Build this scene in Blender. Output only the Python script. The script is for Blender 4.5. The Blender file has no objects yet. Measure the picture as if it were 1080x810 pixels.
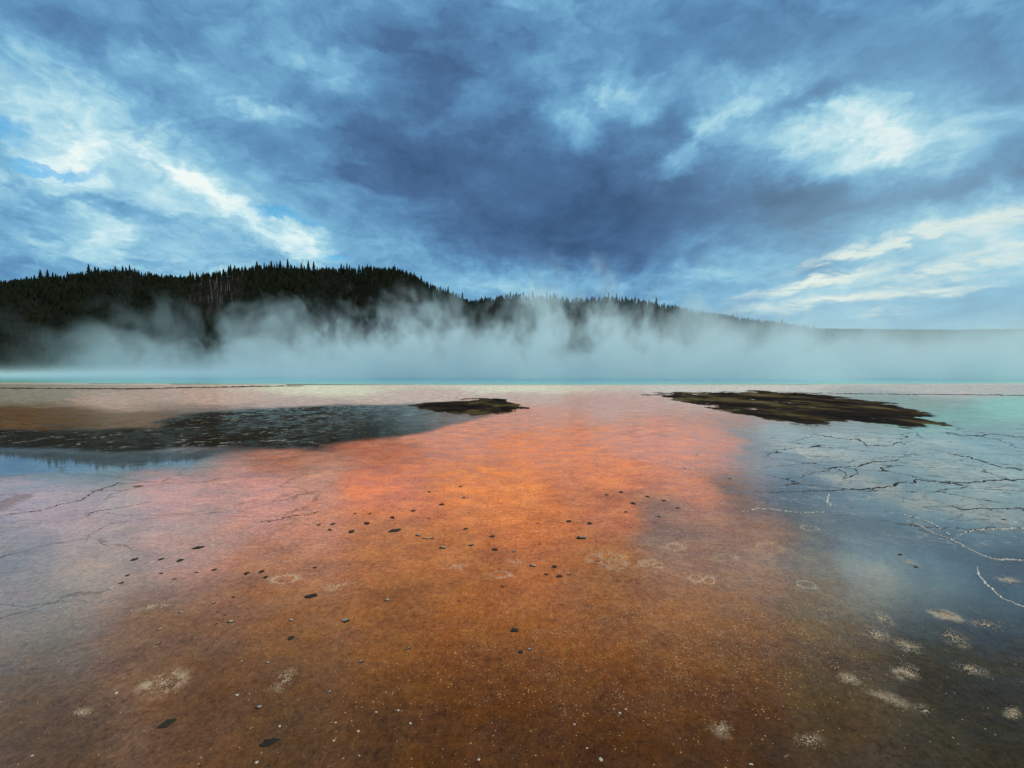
import bpy, math, random
import numpy as np
from mathutils import Vector
random.seed(7); rng = np.random.default_rng(11)
SC = bpy.context.scene
COL = SC.collection
F, U0, V0, VH, CAMH = 420.0, 540.0, 405.0, 388.0, 2.2      # focal length in photo px, centre, horizon row, eye height
PITCH = math.atan((V0 - VH) / F)

# ------------------------------------------------------------------ helpers
def ray(u, v):
    cx, cz = (u - U0) / F, -(v - V0) / F
    return cx, math.cos(PITCH) + math.sin(PITCH) * cz, -math.sin(PITCH) + math.cos(PITCH) * cz
def ground_at(u, v):
    x, y, z = ray(u, v); k = -CAMH / z
    return x * k, y * k
def mpp(v):                                                # metres per photo pixel (across) on the ground at row v
    return ground_at(541, v)[0] - ground_at(540, v)[0]
def to_px(x, y, z=0.0):
    zz = z - CAMH
    d = y * math.cos(PITCH) - zz * math.sin(PITCH); h = y * math.sin(PITCH) + zz * math.cos(PITCH)
    return U0 + F * x / d, V0 - F * h / d
def tag(o, label=None, cat=None, group=None, kind=None):
    if label: o['label'] = label
    if cat: o['category'] = cat
    if group: o['group'] = group
    if kind: o['kind'] = kind
    return o
def link(o, parent=None):
    COL.objects.link(o)
    if parent: o.parent = parent
    return o
def mesh(name, verts, faces, mats=(), smooth=False, mi=None):
    me = bpy.data.meshes.new(name)
    me.from_pydata([tuple(v) for v in verts] if not isinstance(verts, np.ndarray) else verts.tolist(), [], faces if isinstance(faces, list) else faces.tolist())
    for m in mats: me.materials.append(m)
    if smooth: me.polygons.foreach_set('use_smooth', [True] * len(me.polygons))
    if mi is not None: me.polygons.foreach_set('material_index', mi)
    me.update()
    return me
def vnoise(x, y, seed=0):
    xi, yi = np.floor(x).astype(np.int64), np.floor(y).astype(np.int64); fx, fy = x - xi, y - yi
    def h(a, b):
        n = (a * 374761393 + b * 668265263 + seed * 1442695041) & 0x7fffffff
        n = ((n ^ (n >> 13)) * 1274126177) & 0x7fffffff
        return ((n ^ (n >> 16)) & 0xffff) / 65535.0
    sx, sy = fx * fx * (3 - 2 * fx), fy * fy * (3 - 2 * fy)
    return (h(xi, yi) * (1 - sx) + h(xi + 1, yi) * sx) * (1 - sy) + (h(xi, yi + 1) * (1 - sx) + h(xi + 1, yi + 1) * sx) * sy
def fbm(x, y, o=4, seed=0):
    a, s, t = 0.5, 0.0, 0.0
    for i in range(o):
        s = s + a * vnoise(x * 2 ** i, y * 2 ** i, seed + i * 17); t += a; a *= 0.5
    return s / t
def sstep(a, b, x):
    t = np.clip((x - a) / (b - a), 0, 1); return t * t * (3 - 2 * t)

class NT:
    """tiny node-tree writer"""
    def __init__(s, tree): s.t = tree; tree.nodes.clear()
    def n(s, kind, ins=None, **kw):
        nd = s.t.nodes.new(kind)
        for k, v in kw.items(): setattr(nd, k, v)
        for k, v in (ins or {}).items():
            sock = nd.inputs[k]
            if isinstance(v, bpy.types.NodeSocket): s.t.links.new(v, sock)
            else: sock.default_value = v
        return nd
    def m(s, op, a, b=None, c=None, clamp=False):
        nd = s.t.nodes.new('ShaderNodeMath'); nd.operation = op; nd.use_clamp = clamp
        for i, v in enumerate((a, b, c)):
            if v is None: continue
            if isinstance(v, bpy.types.NodeSocket): s.t.links.new(v, nd.inputs[i])
            else: nd.inputs[i].default_value = v
        return nd.outputs[0]
    def vm(s, op, a, b=None, sc=None):
        nd = s.t.nodes.new('ShaderNodeVectorMath'); nd.operation = op
        for i, v in enumerate((a, b)):
            if v is None: continue
            if isinstance(v, bpy.types.NodeSocket): s.t.links.new(v, nd.inputs[i])
            else: nd.inputs[i].default_value = v
        if sc is not None:
            if isinstance(sc, bpy.types.NodeSocket): s.t.links.new(sc, nd.inputs['Scale'])
            else: nd.inputs['Scale'].default_value = sc
        return nd.outputs[0]
    def rng(s, v, a, b, c=0.0, d=1.0, mode='SMOOTHSTEP'):
        nd = s.n('ShaderNodeMapRange', {'Value': v, 'From Min': a, 'From Max': b, 'To Min': c, 'To Max': d}, interpolation_type=mode)
        return nd.outputs['Result']
    def noise(s, vec, scale, detail=4.0, rough=0.55, dist=0.0, out='Fac'):
        nd = s.n('ShaderNodeTexNoise', {'Vector': vec, 'Scale': scale, 'Detail': detail, 'Roughness': rough, 'Distortion': dist})
        return nd.outputs[out]
    def mix(s, f, a, b, bt='MIX'):
        nd = s.t.nodes.new('ShaderNodeMix'); nd.data_type = 'RGBA'; nd.blend_type = bt
        for sock, v in ((nd.inputs[0], f), (nd.inputs[6], a), (nd.inputs[7], b)):
            if isinstance(v, bpy.types.NodeSocket): s.t.links.new(v, sock)
            else: sock.default_value = v if isinstance(v, float) else (tuple(v) + (1.0,))[:4]
        return nd.outputs[2]
    def ramp(s, f, stops, interp='LINEAR'):
        nd = s.n('ShaderNodeValToRGB', {'Fac': f}); cr = nd.color_ramp; cr.interpolation = interp
        while len(cr.elements) > 1: cr.elements.remove(cr.elements[-1])
        cr.elements[0].position = stops[0][0]; cr.elements[0].color = tuple(stops[0][1]) + (1,)
        for p, c in stops[1:]:
            e = cr.elements.new(p); e.color = tuple(c) + (1,)
        return nd.outputs['Color']
def new_mat(name):
    m = bpy.data.materials.new(name); m.use_nodes = True
    return m, NT(m.node_tree)
def simple_mat(name, c1, c2, scale=8.0, rough=0.8, spec=0.3, bump=0.0):
    m, t = new_mat(name)
    tc = t.n('ShaderNodeTexCoord').outputs['Object']
    oi = t.n('ShaderNodeObjectInfo').outputs['Random']
    n = t.noise(tc, scale, 5, 0.6)
    f = t.m('ADD', t.m('MULTIPLY', t.rng(n, 0.3, 0.7), 0.75), t.m('MULTIPLY', oi, 0.25))
    b = t.n('ShaderNodeBsdfPrincipled', {'Base Color': t.mix(f, c1, c2), 'Roughness': rough, 'Specular IOR Level': spec})
    if bump: t.t.links.new(t.n('ShaderNodeBump', {'Height': n, 'Strength': bump, 'Distance': 0.01}).outputs[0], b.inputs['Normal'])
    t.n('ShaderNodeOutputMaterial', {'Surface': b.outputs[0]})
    return m

# ------------------------------------------------------------------ camera
cam = bpy.data.cameras.new('camera'); cam.lens = 14.0; cam.sensor_width = 36.0; cam.clip_start = 0.05; cam.clip_end = 20000
co = bpy.data.objects.new('camera', cam); COL.objects.link(co)
co.location = (0, 0, CAMH); co.rotation_euler = (math.pi / 2 - PITCH, 0, 0); SC.camera = co

# ------------------------------------------------------------------ sky
SUN_AZ, SUN_EL = math.radians(76), math.radians(30)
world = bpy.data.worlds.new('World'); SC.world = world; world.use_nodes = True
t = NT(world.node_tree)
d = t.n('ShaderNodeTexCoord').outputs['Generated']
sp = t.n('ShaderNodeSeparateXYZ', {'Vector': d})
X, Y, Z = sp.outputs
zc = t.m('ADD', t.m('MAXIMUM', Z, 0.0), 0.13)
qx = t.m('DIVIDE', X, zc); qy = t.m('DIVIDE', Y, zc)
q = t.n('ShaderNodeCombineXYZ', {'X': qx, 'Y': t.m('MULTIPLY', qy, 0.42), 'Z': 0.0}).outputs[0]
yc = t.m('MAXIMUM', Y, 0.08)
p0 = t.n('ShaderNodeCombineXYZ', {'X': t.m('DIVIDE', X, yc), 'Y': t.m('DIVIDE', Z, yc), 'Z': 0.0}).outputs[0]
def cen(a): return t.vm('SUBTRACT', a, (0.5, 0.5, 0.5))
w1 = cen(t.noise(t.vm('MULTIPLY', d, (1, 1, 2.2)), 2.6, 6, 0.6, out='Color'))
w2 = cen(t.noise(q, 1.7, 5, 0.6, out='Color'))
p = t.vm('ADD', t.vm('ADD', p0, t.vm('MULTIPLY', w1, (0.30, 0.16, 0.0))), t.vm('MULTIPLY', w2, (0.16, 0.07, 0.0)))
w3 = cen(t.noise(t.vm('ADD', p0, t.vm('SCALE', w2, sc=.3)), 7.0, 5, 0.62, out='Color'))
p = t.vm('MULTIPLY', t.vm('ADD', p, t.vm('MULTIPLY', w3, (.17, .13, 0))), (1, 1, 0))
psoft = t.vm('MULTIPLY', t.vm('ADD', p0, t.vm('MULTIPLY', w1, (0.10, 0.035, 0))), (1, 1, 0))
pmid = t.vm('MULTIPLY', t.vm('ADD', p0, t.vm('MULTIPLY', w1, (0.14, 0.05, 0))), (1, 1, 0))
pmid = t.vm('MULTIPLY', t.vm('ADD', pmid, t.vm('MULTIPLY', w3, (0.22, 0.055, 0))), (1, 1, 0))
def blob(acc, u, v, sx, sy, ang, w, vec=None):
    x, y, z = ray(u, v)
    mp = t.n('ShaderNodeMapping', {'Vector': vec or p, 'Location': (x / y, z / y, 0), 'Rotation': (0, 0, -math.radians(ang)), 'Scale': (sx * 1.55 / F, sy * 1.55 / F, 1)}, vector_type='TEXTURE')
    g = t.n('ShaderNodeTexGradient', {'Vector': mp.outputs[0]}, gradient_type='SPHERICAL')
    return t.m('MULTIPLY_ADD', t.rng(g.outputs['Fac'], 0, 1), w, acc)
L = t.m('MULTIPLY_ADD', t.rng(Y, 0.45, -0.25), 0.32, 0.49)
for b in [
    # heavy dark masses
    (600, 205, 270, 85, 6, -0.26), (640, 255, 190, 45, -4, -0.20), (470, 160, 150, 110, 25, -0.16), (930, 45, 260, 70, 0, -0.17),
    (700, 190, 90, 50, -10, -0.14), (1045, 175, 110, 40, -20, -0.13), (845, 212, 60, 24, -8, -0.24), (862, 104, 55, 13, -22, -0.30), (820, 200, 60, 22, 10, -0.16),
    (965, 210, 130, 16, -14, -0.24), (850, 288, 70, 12, -6, -0.16), (720, 60, 190, 60, 0, -0.10), (500, 60, 110, 70, 20, -0.07),
    (100, 215, 110, 8, 12, -0.22), (190, 95, 170, 22, 30, -0.18), (100, 10, 200, 40, 10, -0.10), (330, 110, 150, 25, 28, -0.12),
    (640, 285, 100, 14, 0, -0.14), (700, 130, 60, 30, -20, -0.12),
    # breaks and lit edges
    (925, 142, 130, 52, -6, 0.36), (890, 150, 90, 36, -6, 0.08), (1060, 250, 90, 40, -15, 0.16), (735, 158, 56, 17, -24, 0.36), (785, 115, 46, 18, -30, 0.34), (770, 92, 60, 20, 0, 0.18),
    (605, 130, 46, 24, 10, 0.22), (660, 100, 40, 20, 0, 0.24), (650, 95, 120, 50, 0, 0.05),
    (90, 165, 230, 100, 20, 0.27), (60, 110, 110, 32, 20, 0.06), (255, 222, 110, 20, 28, 0.09), (315, 256, 60, 10, 16, 0.16), (220, 190, 90, 13, 36, 0.20),
    (60, 265, 180, 30, 4, 0.20), (145, 52, 30, 18, 40, 0.26), (330, 65, 46, 16, 20, 0.22), (310, 118, 60, 10, 10, 0.20), (495, 115, 30, 40, 0, 0.12),
    (400, 262, 120, 20, 10, 0.14), (540, 298, 260, 20, 0, 0.20), (990, 275, 190, 70, -8, 0.26), (1035, 262, 95, 36, -10, 0.16), (760, 275, 150, 26, -4, 0.10), (720, 300, 120, 30, 0, 0.10)]:
    L = blob(L, *b)
n1 = t.noise(q, 1.15, 9, 0.62, 0.25); n2 = t.noise(t.vm('MULTIPLY', d, (1, 1, 2.0)), 3.6, 8, 0.6, 0.4)
n3 = t.noise(t.vm('MULTIPLY', q, (1.0, 2.2, 1)), 4.5, 6, 0.6)
n4 = t.noise(t.vm('ADD', t.vm('MULTIPLY', p0, (1, 1.5, 1)), t.vm('SCALE', w1, sc=.8)), 4.2, 9, 0.56, .5)
det = t.m('ADD', t.m('ADD', t.m('MULTIPLY', t.m('SUBTRACT', n1, 0.5), 0.62), t.m('MULTIPLY', t.m('SUBTRACT', n2, 0.5), 0.66)), t.m('MULTIPLY', t.m('SUBTRACT', n3, 0.5), 0.30))
det = t.m('MULTIPLY_ADD', t.m('MULTIPLY', t.m('SUBTRACT', n4, 0.48), 1.0), t.rng(L, .15, .7, .35, 1.0), t.m('MULTIPLY', det, .8))
L = t.m('ADD', L, det, clamp=True)
cloud = t.ramp(L, [(0.0, (0.045, 0.100, 0.21)), (0.20, (0.072, 0.160, 0.32)), (0.40, (0.118, 0.290, 0.505)), (0.60, (0.205, 0.46, 0.67)), (0.78, (0.40, 0.67, 0.79)), (0.90, (0.62, 0.83, 0.88)), (1.0, (0.86, 0.95, 0.93))])
# warm lit streaks low on the right
S = t.m('ADD', 0.0, 0.0)
for b in [(975, 246, 130, 7.5, -15, 1.2), (865, 297, 80, 6.5, -13, 1.2), (1010, 281, 95, 7, -10, 1.2), (970, 309, 85, 4.5, -6, 1.1), (835, 322, 55, 6, -9, 0.8), (930, 329, 34, 3, -5, 1.0), (1060, 235, 60, 8, -18, 0.8), (930, 262, 60, 4, -14, .9), (1050, 262, 60, 4, -12, .9), (1000, 296, 60, 4, -8, .7), (905, 312, 50, 3, -8, .8)]:
    S = blob(S, *b, vec=pmid)
S = t.m('MULTIPLY', t.m('MULTIPLY', S, t.rng(t.noise(t.vm('MULTIPLY', p0, (1, 5, 1)), 9, 6, 0.66, 0.5), 0.32, 0.56)), 1.0, clamp=True)
cloud = t.mix(S, cloud, (1.0, 1.0, 0.84))
# hazier teal light near the right horizon
tealm = t.m('ADD', 0.0, 0.0)
for b in [(1000, 300, 230, 90, 0, 0.8), (1000, 170, 260, 140, 0, 0.5)]: tealm = blob(tealm, *b, vec=psoft)
cloud = t.mix(t.m('MULTIPLY', tealm, 0.55, clamp=True), cloud, (0.36, 0.60, 0.70))
# out of frame: bright cloud added overhead and behind viewer to light the ground
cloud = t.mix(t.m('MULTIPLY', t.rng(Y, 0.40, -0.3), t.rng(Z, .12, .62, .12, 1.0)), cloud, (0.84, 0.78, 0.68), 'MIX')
sky = t.n('ShaderNodeTexSky', sky_type='NISHITA', sun_disc=False, sun_elevation=SUN_EL, sun_rotation=SUN_AZ, altitude=2200.0).outputs[0]
G = t.m('ADD', 0.0, 0.0)
for b in [(4, 141, 26, 12, 10, 1.6), (50, 178, 60, 6, 6, 1.2), (287, 221, 24, 8, 10, 1.4), (322, 230, 20, 5, 10, 0.9), (352, 264, 26, 6, 0, 1.3), (165, 172, 30, 5, 10, 0.6), (190, 265, 40, 6, 20, 0.6), (25, 238, 60, 7, 4, 0.5)]:
    G = blob(G, *b)
G = t.rng(t.m('MULTIPLY', G, t.m('MULTIPLY_ADD', t.m('SUBTRACT', n4, 0.5), 3.0, 0.9)), 0.1, 1.3)
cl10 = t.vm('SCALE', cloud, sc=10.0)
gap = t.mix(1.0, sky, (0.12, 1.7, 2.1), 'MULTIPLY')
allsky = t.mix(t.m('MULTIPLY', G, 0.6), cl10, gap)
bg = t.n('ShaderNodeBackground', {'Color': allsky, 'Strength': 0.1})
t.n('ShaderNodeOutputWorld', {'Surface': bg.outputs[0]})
world.cycles.sampling_method = 'MANUAL'; world.cycles.sample_map_resolution = 512

sun = bpy.data.lights.new('sun', 'SUN'); sun.energy = 2.6; sun.angle = math.radians(9); sun.color = (1.0, 0.80, 0.60)
so = bpy.data.objects.new('sun', sun); COL.objects.link(so)
sd = Vector((math.sin(SUN_AZ) * math.cos(SUN_EL), math.cos(SUN_AZ) * math.cos(SUN_EL), math.sin(SUN_EL)))
so.rotation_euler = (-sd).to_track_quat('-Z', 'Y').to_euler()
SC.view_settings.view_transform = 'Standard'; SC.view_settings.look = 'None'; SC.view_settings.exposure = 0.0; SC.view_settings.gamma = 1.0

# ------------------------------------------------------------------ ground (one sheet to the horizon)
# bed colours of the bacterial mats and muds, with sky reflection painted into the wet right flat, at places of the photograph
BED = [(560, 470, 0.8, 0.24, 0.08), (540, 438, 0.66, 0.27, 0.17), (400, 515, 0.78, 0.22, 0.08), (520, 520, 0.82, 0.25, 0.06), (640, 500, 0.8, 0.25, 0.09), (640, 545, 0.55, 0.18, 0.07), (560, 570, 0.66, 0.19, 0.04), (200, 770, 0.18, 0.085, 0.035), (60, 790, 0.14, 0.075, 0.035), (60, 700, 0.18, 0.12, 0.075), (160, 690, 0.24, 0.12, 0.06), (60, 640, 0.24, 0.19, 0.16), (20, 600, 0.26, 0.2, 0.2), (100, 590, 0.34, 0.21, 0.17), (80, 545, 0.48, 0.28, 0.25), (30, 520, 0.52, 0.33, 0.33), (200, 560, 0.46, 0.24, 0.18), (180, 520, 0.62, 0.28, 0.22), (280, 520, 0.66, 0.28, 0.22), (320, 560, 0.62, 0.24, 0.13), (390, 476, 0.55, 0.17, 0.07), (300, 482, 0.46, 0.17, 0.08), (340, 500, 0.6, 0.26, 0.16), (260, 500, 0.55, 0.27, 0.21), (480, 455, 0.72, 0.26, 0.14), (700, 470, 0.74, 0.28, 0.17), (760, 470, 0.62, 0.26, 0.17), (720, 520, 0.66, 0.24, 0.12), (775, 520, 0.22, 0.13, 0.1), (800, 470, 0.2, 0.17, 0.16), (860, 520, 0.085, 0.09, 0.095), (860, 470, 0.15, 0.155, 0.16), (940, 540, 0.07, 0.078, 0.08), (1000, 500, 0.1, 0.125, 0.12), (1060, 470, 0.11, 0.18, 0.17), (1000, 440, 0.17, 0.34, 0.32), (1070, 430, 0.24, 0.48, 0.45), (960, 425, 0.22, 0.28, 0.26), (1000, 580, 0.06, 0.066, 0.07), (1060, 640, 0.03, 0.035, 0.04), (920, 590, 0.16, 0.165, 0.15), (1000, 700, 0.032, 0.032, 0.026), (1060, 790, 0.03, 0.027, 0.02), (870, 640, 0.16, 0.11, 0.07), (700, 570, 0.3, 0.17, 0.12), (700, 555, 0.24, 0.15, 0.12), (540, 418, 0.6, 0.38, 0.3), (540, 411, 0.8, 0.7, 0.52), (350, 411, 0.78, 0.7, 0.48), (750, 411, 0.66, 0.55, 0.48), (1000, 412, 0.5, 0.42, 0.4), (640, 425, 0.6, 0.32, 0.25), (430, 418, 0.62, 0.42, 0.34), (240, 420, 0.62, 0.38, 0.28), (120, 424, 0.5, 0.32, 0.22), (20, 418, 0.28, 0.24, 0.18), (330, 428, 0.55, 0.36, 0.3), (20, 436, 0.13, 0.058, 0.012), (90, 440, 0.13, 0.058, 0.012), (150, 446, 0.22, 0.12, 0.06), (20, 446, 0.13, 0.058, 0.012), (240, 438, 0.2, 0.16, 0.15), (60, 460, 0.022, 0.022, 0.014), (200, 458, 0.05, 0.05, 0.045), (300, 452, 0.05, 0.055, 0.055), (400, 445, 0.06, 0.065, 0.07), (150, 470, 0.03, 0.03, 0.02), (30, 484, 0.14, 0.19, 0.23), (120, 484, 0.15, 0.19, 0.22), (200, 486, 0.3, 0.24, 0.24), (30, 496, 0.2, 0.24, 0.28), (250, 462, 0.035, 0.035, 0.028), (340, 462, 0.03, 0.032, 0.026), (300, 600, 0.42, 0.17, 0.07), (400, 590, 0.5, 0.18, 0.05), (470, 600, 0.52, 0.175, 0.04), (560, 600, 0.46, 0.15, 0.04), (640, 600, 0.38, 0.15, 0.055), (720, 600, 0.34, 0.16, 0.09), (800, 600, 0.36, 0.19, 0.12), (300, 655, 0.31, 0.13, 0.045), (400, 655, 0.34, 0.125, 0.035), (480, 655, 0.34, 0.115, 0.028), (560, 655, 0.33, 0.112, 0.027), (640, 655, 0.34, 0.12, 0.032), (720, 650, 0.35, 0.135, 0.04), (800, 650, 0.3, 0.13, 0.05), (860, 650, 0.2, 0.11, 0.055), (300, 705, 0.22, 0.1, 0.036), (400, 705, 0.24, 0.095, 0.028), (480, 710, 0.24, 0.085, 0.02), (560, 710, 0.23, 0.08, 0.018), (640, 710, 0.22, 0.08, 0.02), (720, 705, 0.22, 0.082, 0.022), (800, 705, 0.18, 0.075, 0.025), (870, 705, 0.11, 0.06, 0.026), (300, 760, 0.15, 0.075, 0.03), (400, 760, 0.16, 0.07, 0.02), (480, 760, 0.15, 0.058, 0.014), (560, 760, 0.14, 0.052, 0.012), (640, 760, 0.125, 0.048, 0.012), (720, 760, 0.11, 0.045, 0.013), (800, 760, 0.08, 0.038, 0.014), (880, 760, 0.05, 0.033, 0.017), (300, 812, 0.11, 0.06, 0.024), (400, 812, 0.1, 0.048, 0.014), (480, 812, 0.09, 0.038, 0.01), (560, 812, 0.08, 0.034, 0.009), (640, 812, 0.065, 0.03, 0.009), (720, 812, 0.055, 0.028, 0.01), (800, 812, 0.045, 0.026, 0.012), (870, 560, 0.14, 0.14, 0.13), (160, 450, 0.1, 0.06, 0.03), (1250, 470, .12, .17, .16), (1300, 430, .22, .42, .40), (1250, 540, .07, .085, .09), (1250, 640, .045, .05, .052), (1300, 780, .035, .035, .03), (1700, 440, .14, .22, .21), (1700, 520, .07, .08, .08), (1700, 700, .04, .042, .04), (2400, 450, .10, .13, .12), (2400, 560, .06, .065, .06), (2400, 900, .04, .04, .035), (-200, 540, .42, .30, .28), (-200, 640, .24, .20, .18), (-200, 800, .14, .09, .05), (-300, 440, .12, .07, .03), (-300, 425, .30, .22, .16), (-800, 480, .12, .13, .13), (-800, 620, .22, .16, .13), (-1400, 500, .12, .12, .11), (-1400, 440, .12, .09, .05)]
bed = np.array(BED, float)
bed[:, 4] += .022 * (bed[:, 2] > .4); bed[:, 2] *= .95
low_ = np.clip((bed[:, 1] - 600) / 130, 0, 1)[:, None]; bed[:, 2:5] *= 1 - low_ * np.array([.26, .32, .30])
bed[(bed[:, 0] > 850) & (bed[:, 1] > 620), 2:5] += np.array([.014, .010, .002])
def lv(v): return 165.0 * np.log(np.maximum(v - VH, 8.0))
def poly_sdf(U, W, poly):
    P = np.array([(a, lv(b)) for a, b in poly], float); inside = np.zeros(U.shape, bool); dmin = np.full(U.shape, 1e9)
    n = len(P)
    for i in range(n):
        ax, ay = P[i]; bx, by = P[(i + 1) % n]
        ex, ey = bx - ax, by - ay; tt = np.clip(((U - ax) * ex + (W - ay) * ey) / (ex * ex + ey * ey), 0, 1)
        dmin = np.minimum(dmin, np.hypot(U - ax - tt * ex, W - ay - tt * ey))
        c = ((ay > W) != (by > W)) & (U < (bx - ax) * (W - ay) / (by - ay + 1e-9) + ax); inside ^= c
    return np.where(inside, dmin, -dmin)
ISLAND_R = [(672, 416), (740, 413.5), (800, 412.5), (870, 415), (930, 424), (985, 440), (1000, 449), (960, 452), (930, 448), (900, 444), (860, 452), (820, 446), (780, 436), (730, 425)]
ISLAND_C = [(430, 428), (490, 420.5), (522, 419), (556, 431), (535, 438), (500, 438), (455, 436)]
MUD_L = [(-400, 452), (0, 452), (60, 455), (165, 450), (175, 440), (260, 432), (330, 429), (420, 426), (500, 424), (548, 431), (515, 440), (475, 449), (425, 459), (360, 468), (300, 473), (240, 474), (190, 472), (120, 478), (60, 474), (0, 473), (-400, 480)]
WET_R = [(812, 436), (860, 448), (930, 452), (1010, 452), (1300, 440), (4000, 436), (4000, 1400), (1500, 1400), (1120, 660), (980, 650), (900, 618), (850, 560), (800, 540), (790, 500), (800, 460)]
VEIL_L = [(-300, 495), (150, 500), (230, 540), (160, 620), (60, 700), (-300, 760)]
VEIL_C = [(690, 545), (800, 560), (900, 575), (950, 620), (880, 640), (780, 625), (700, 590)]
FILM_L = [(-400, 474), (0, 474), (130, 478), (240, 474), (200, 492), (120, 498), (0, 503), (-400, 520)]
CRACK_R = [(800, 470), (880, 452), (1000, 448), (1300, 440), (1300, 600), (1000, 575), (880, 545), (810, 530)]
CRACK_L = [(-300, 500), (120, 495), (250, 485), (400, 500), (330, 550), (200, 575), (100, 640), (0, 690), (-300, 700)]
SPECK = [(560, 620), (640, 600), (760, 590), (860, 600), (900, 660), (880, 720), (800, 760), (640, 760), (430, 740), (430, 660)]

tcol = np.concatenate([-np.geomspace(40, 1.75, 26), np.linspace(-1.7, 1.7, 620), np.geomspace(1.75, 40, 26)])
vrow = np.concatenate([np.linspace(1500, 840, 12), np.linspace(836, 408, 300), np.linspace(407, 391, 30), [389.5, 388.9, 388.5, 388.25, 388.12]])
yrow = np.array([ground_at(540, v)[1] for v in vrow])
yrow = np.concatenate([[-4000, -800, -150, -40, -15, -6, -2, 0.0], yrow])
TT, YY = np.meshgrid(tcol, yrow); XX = TT * np.sqrt(YY ** 2 + 1.0)
R, Ccol = XX.shape
Yc = np.maximum(YY, 0.9); dd = Yc * math.cos(PITCH) + CAMH * math.sin(PITCH); hh = Yc * math.sin(PITCH) - CAMH * math.cos(PITCH)
UU = U0 + F * XX / dd; VV = V0 - F * hh / dd
wu = (fbm(XX * 0.9 + 7, YY * 0.5, 4, 3) - .5) * 60; wv = (fbm(XX * 0.5, YY * 0.9 + 3, 4, 9) - .5) * 36
far = sstep(8, 60, YY)
wu = wu + far * (fbm(XX * .12, YY * .12, 4, 31) - .5) * 60
Uw = UU + wu; Ww = lv(VV) + wv
near = lv(VV)
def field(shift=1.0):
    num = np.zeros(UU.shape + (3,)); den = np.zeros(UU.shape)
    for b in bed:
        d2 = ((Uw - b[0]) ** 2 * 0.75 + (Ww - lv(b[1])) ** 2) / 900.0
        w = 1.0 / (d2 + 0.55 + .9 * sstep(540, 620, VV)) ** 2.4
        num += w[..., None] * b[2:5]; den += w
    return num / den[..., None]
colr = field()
sharp = lambda P, soft, amp=1.0: sstep(-soft, soft, poly_sdf(UU + wu * .45 * amp, near + wv * .45 * amp, P))
mR = sharp(ISLAND_R, 22, .8); mC = sharp(ISLAND_C, 14, .5); mudL = sharp(MUD_L, 7)
crust = np.maximum(mR, mC); wet = sharp(WET_R, 40); film = sharp(FILM_L, 8, .6)
brk = fbm(UU * .035, near * .16, 4, 51)
mottle = fbm(UU * .02, near * .07, 4, 77)
cc = np.stack([.085 + .075 * mottle, .075 + .062 * mottle, .048 + .038 * mottle], -1)
dk = np.stack([.022 + 0 * mottle, .024 + 0 * mottle, .018 + 0 * mottle], -1)
md = mudL * (1 - .3 * sstep(380, 540, UU))
colr = colr * (1 - md[..., None]) + dk * md[..., None]
fl = film[..., None]; colr = colr * (1 - fl) + np.array([.10, .14, .17]) * fl
# far shore: cream rim round the pool
PCX, PCY, PRX, PRY = 5.0, 108.0, 160.0, 57.0
pr = np.hypot((XX - PCX) / PRX, (YY - PCY) / PRY)
rimw = sstep(1.075, 1.02, pr) * sstep(.9, 1.0, pr) * (1 - crust)
colr = colr * (1 - rimw[..., None] * .6) + np.array([.62, .54, .42]) * rimw[..., None] * .6
plain = sstep(1.0, 1.3, pr) * sstep(100, 150, YY) 
colr = colr * (1 - plain[..., None]) + np.array([.12, .11, .07]) * plain[..., None]
veil = np.maximum(sharp(VEIL_L, 60) * .55, sharp(VEIL_C, 45) * .5); ckR = sharp(CRACK_R, 25); ckL = sharp(CRACK_L, 25) * .45
spk = sstep(-40, 50, poly_sdf(Uw, Ww, SPECK))
mudlace = mudL * (1 - crust) * sstep(480, 330, UU)
zz = crust * (0.01 + .03 * mottle) + 0 * XX
zz[pr < .985] = -0.25
verts = np.stack([XX, YY, zz], -1).reshape(-1, 3)
idx = np.arange(R * Ccol).reshape(R, Ccol)
faces = np.stack([idx[:-1, :-1], idx[:-1, 1:], idx[1:, 1:], idx[1:, :-1]], -1).reshape(-1, 4)

gm, g = new_mat('bacterial_mat')
geo = g.n('ShaderNodeNewGeometry').outputs['Position']
A = g.n('ShaderNodeAttribute', attribute_name='bed').outputs['Color']
Zs = g.n('ShaderNodeSeparateColor', {'Color': g.n('ShaderNodeAttribute', attribute_name='zones').outputs['Color']})
Z2 = g.n('ShaderNodeSeparateColor', {'Color': g.n('ShaderNodeAttribute', attribute_name='zones_more').outputs['Color']})
CK, WT, SPK = Zs.outputs; CR, LACE, PALE = Z2.outputs
nst = g.noise(g.vm('MULTIPLY', geo, (.55, .30, 1)), .9, 5, .72)
CR = g.rng(g.m('ADD', CR, g.m('MULTIPLY', g.m('SUBTRACT', nst, .53), g.m('MULTIPLY', g.rng(CR, 0, .3), 2.6))), .46, .56)
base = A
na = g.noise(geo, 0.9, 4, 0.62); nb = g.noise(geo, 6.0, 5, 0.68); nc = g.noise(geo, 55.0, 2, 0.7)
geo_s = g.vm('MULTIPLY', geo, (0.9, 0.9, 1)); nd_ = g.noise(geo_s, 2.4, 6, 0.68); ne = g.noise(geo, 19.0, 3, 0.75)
nf = g.noise(g.vm('MULTIPLY', geo, (.7, 1.0, 1)), 1.9, 6, .78)
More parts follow.
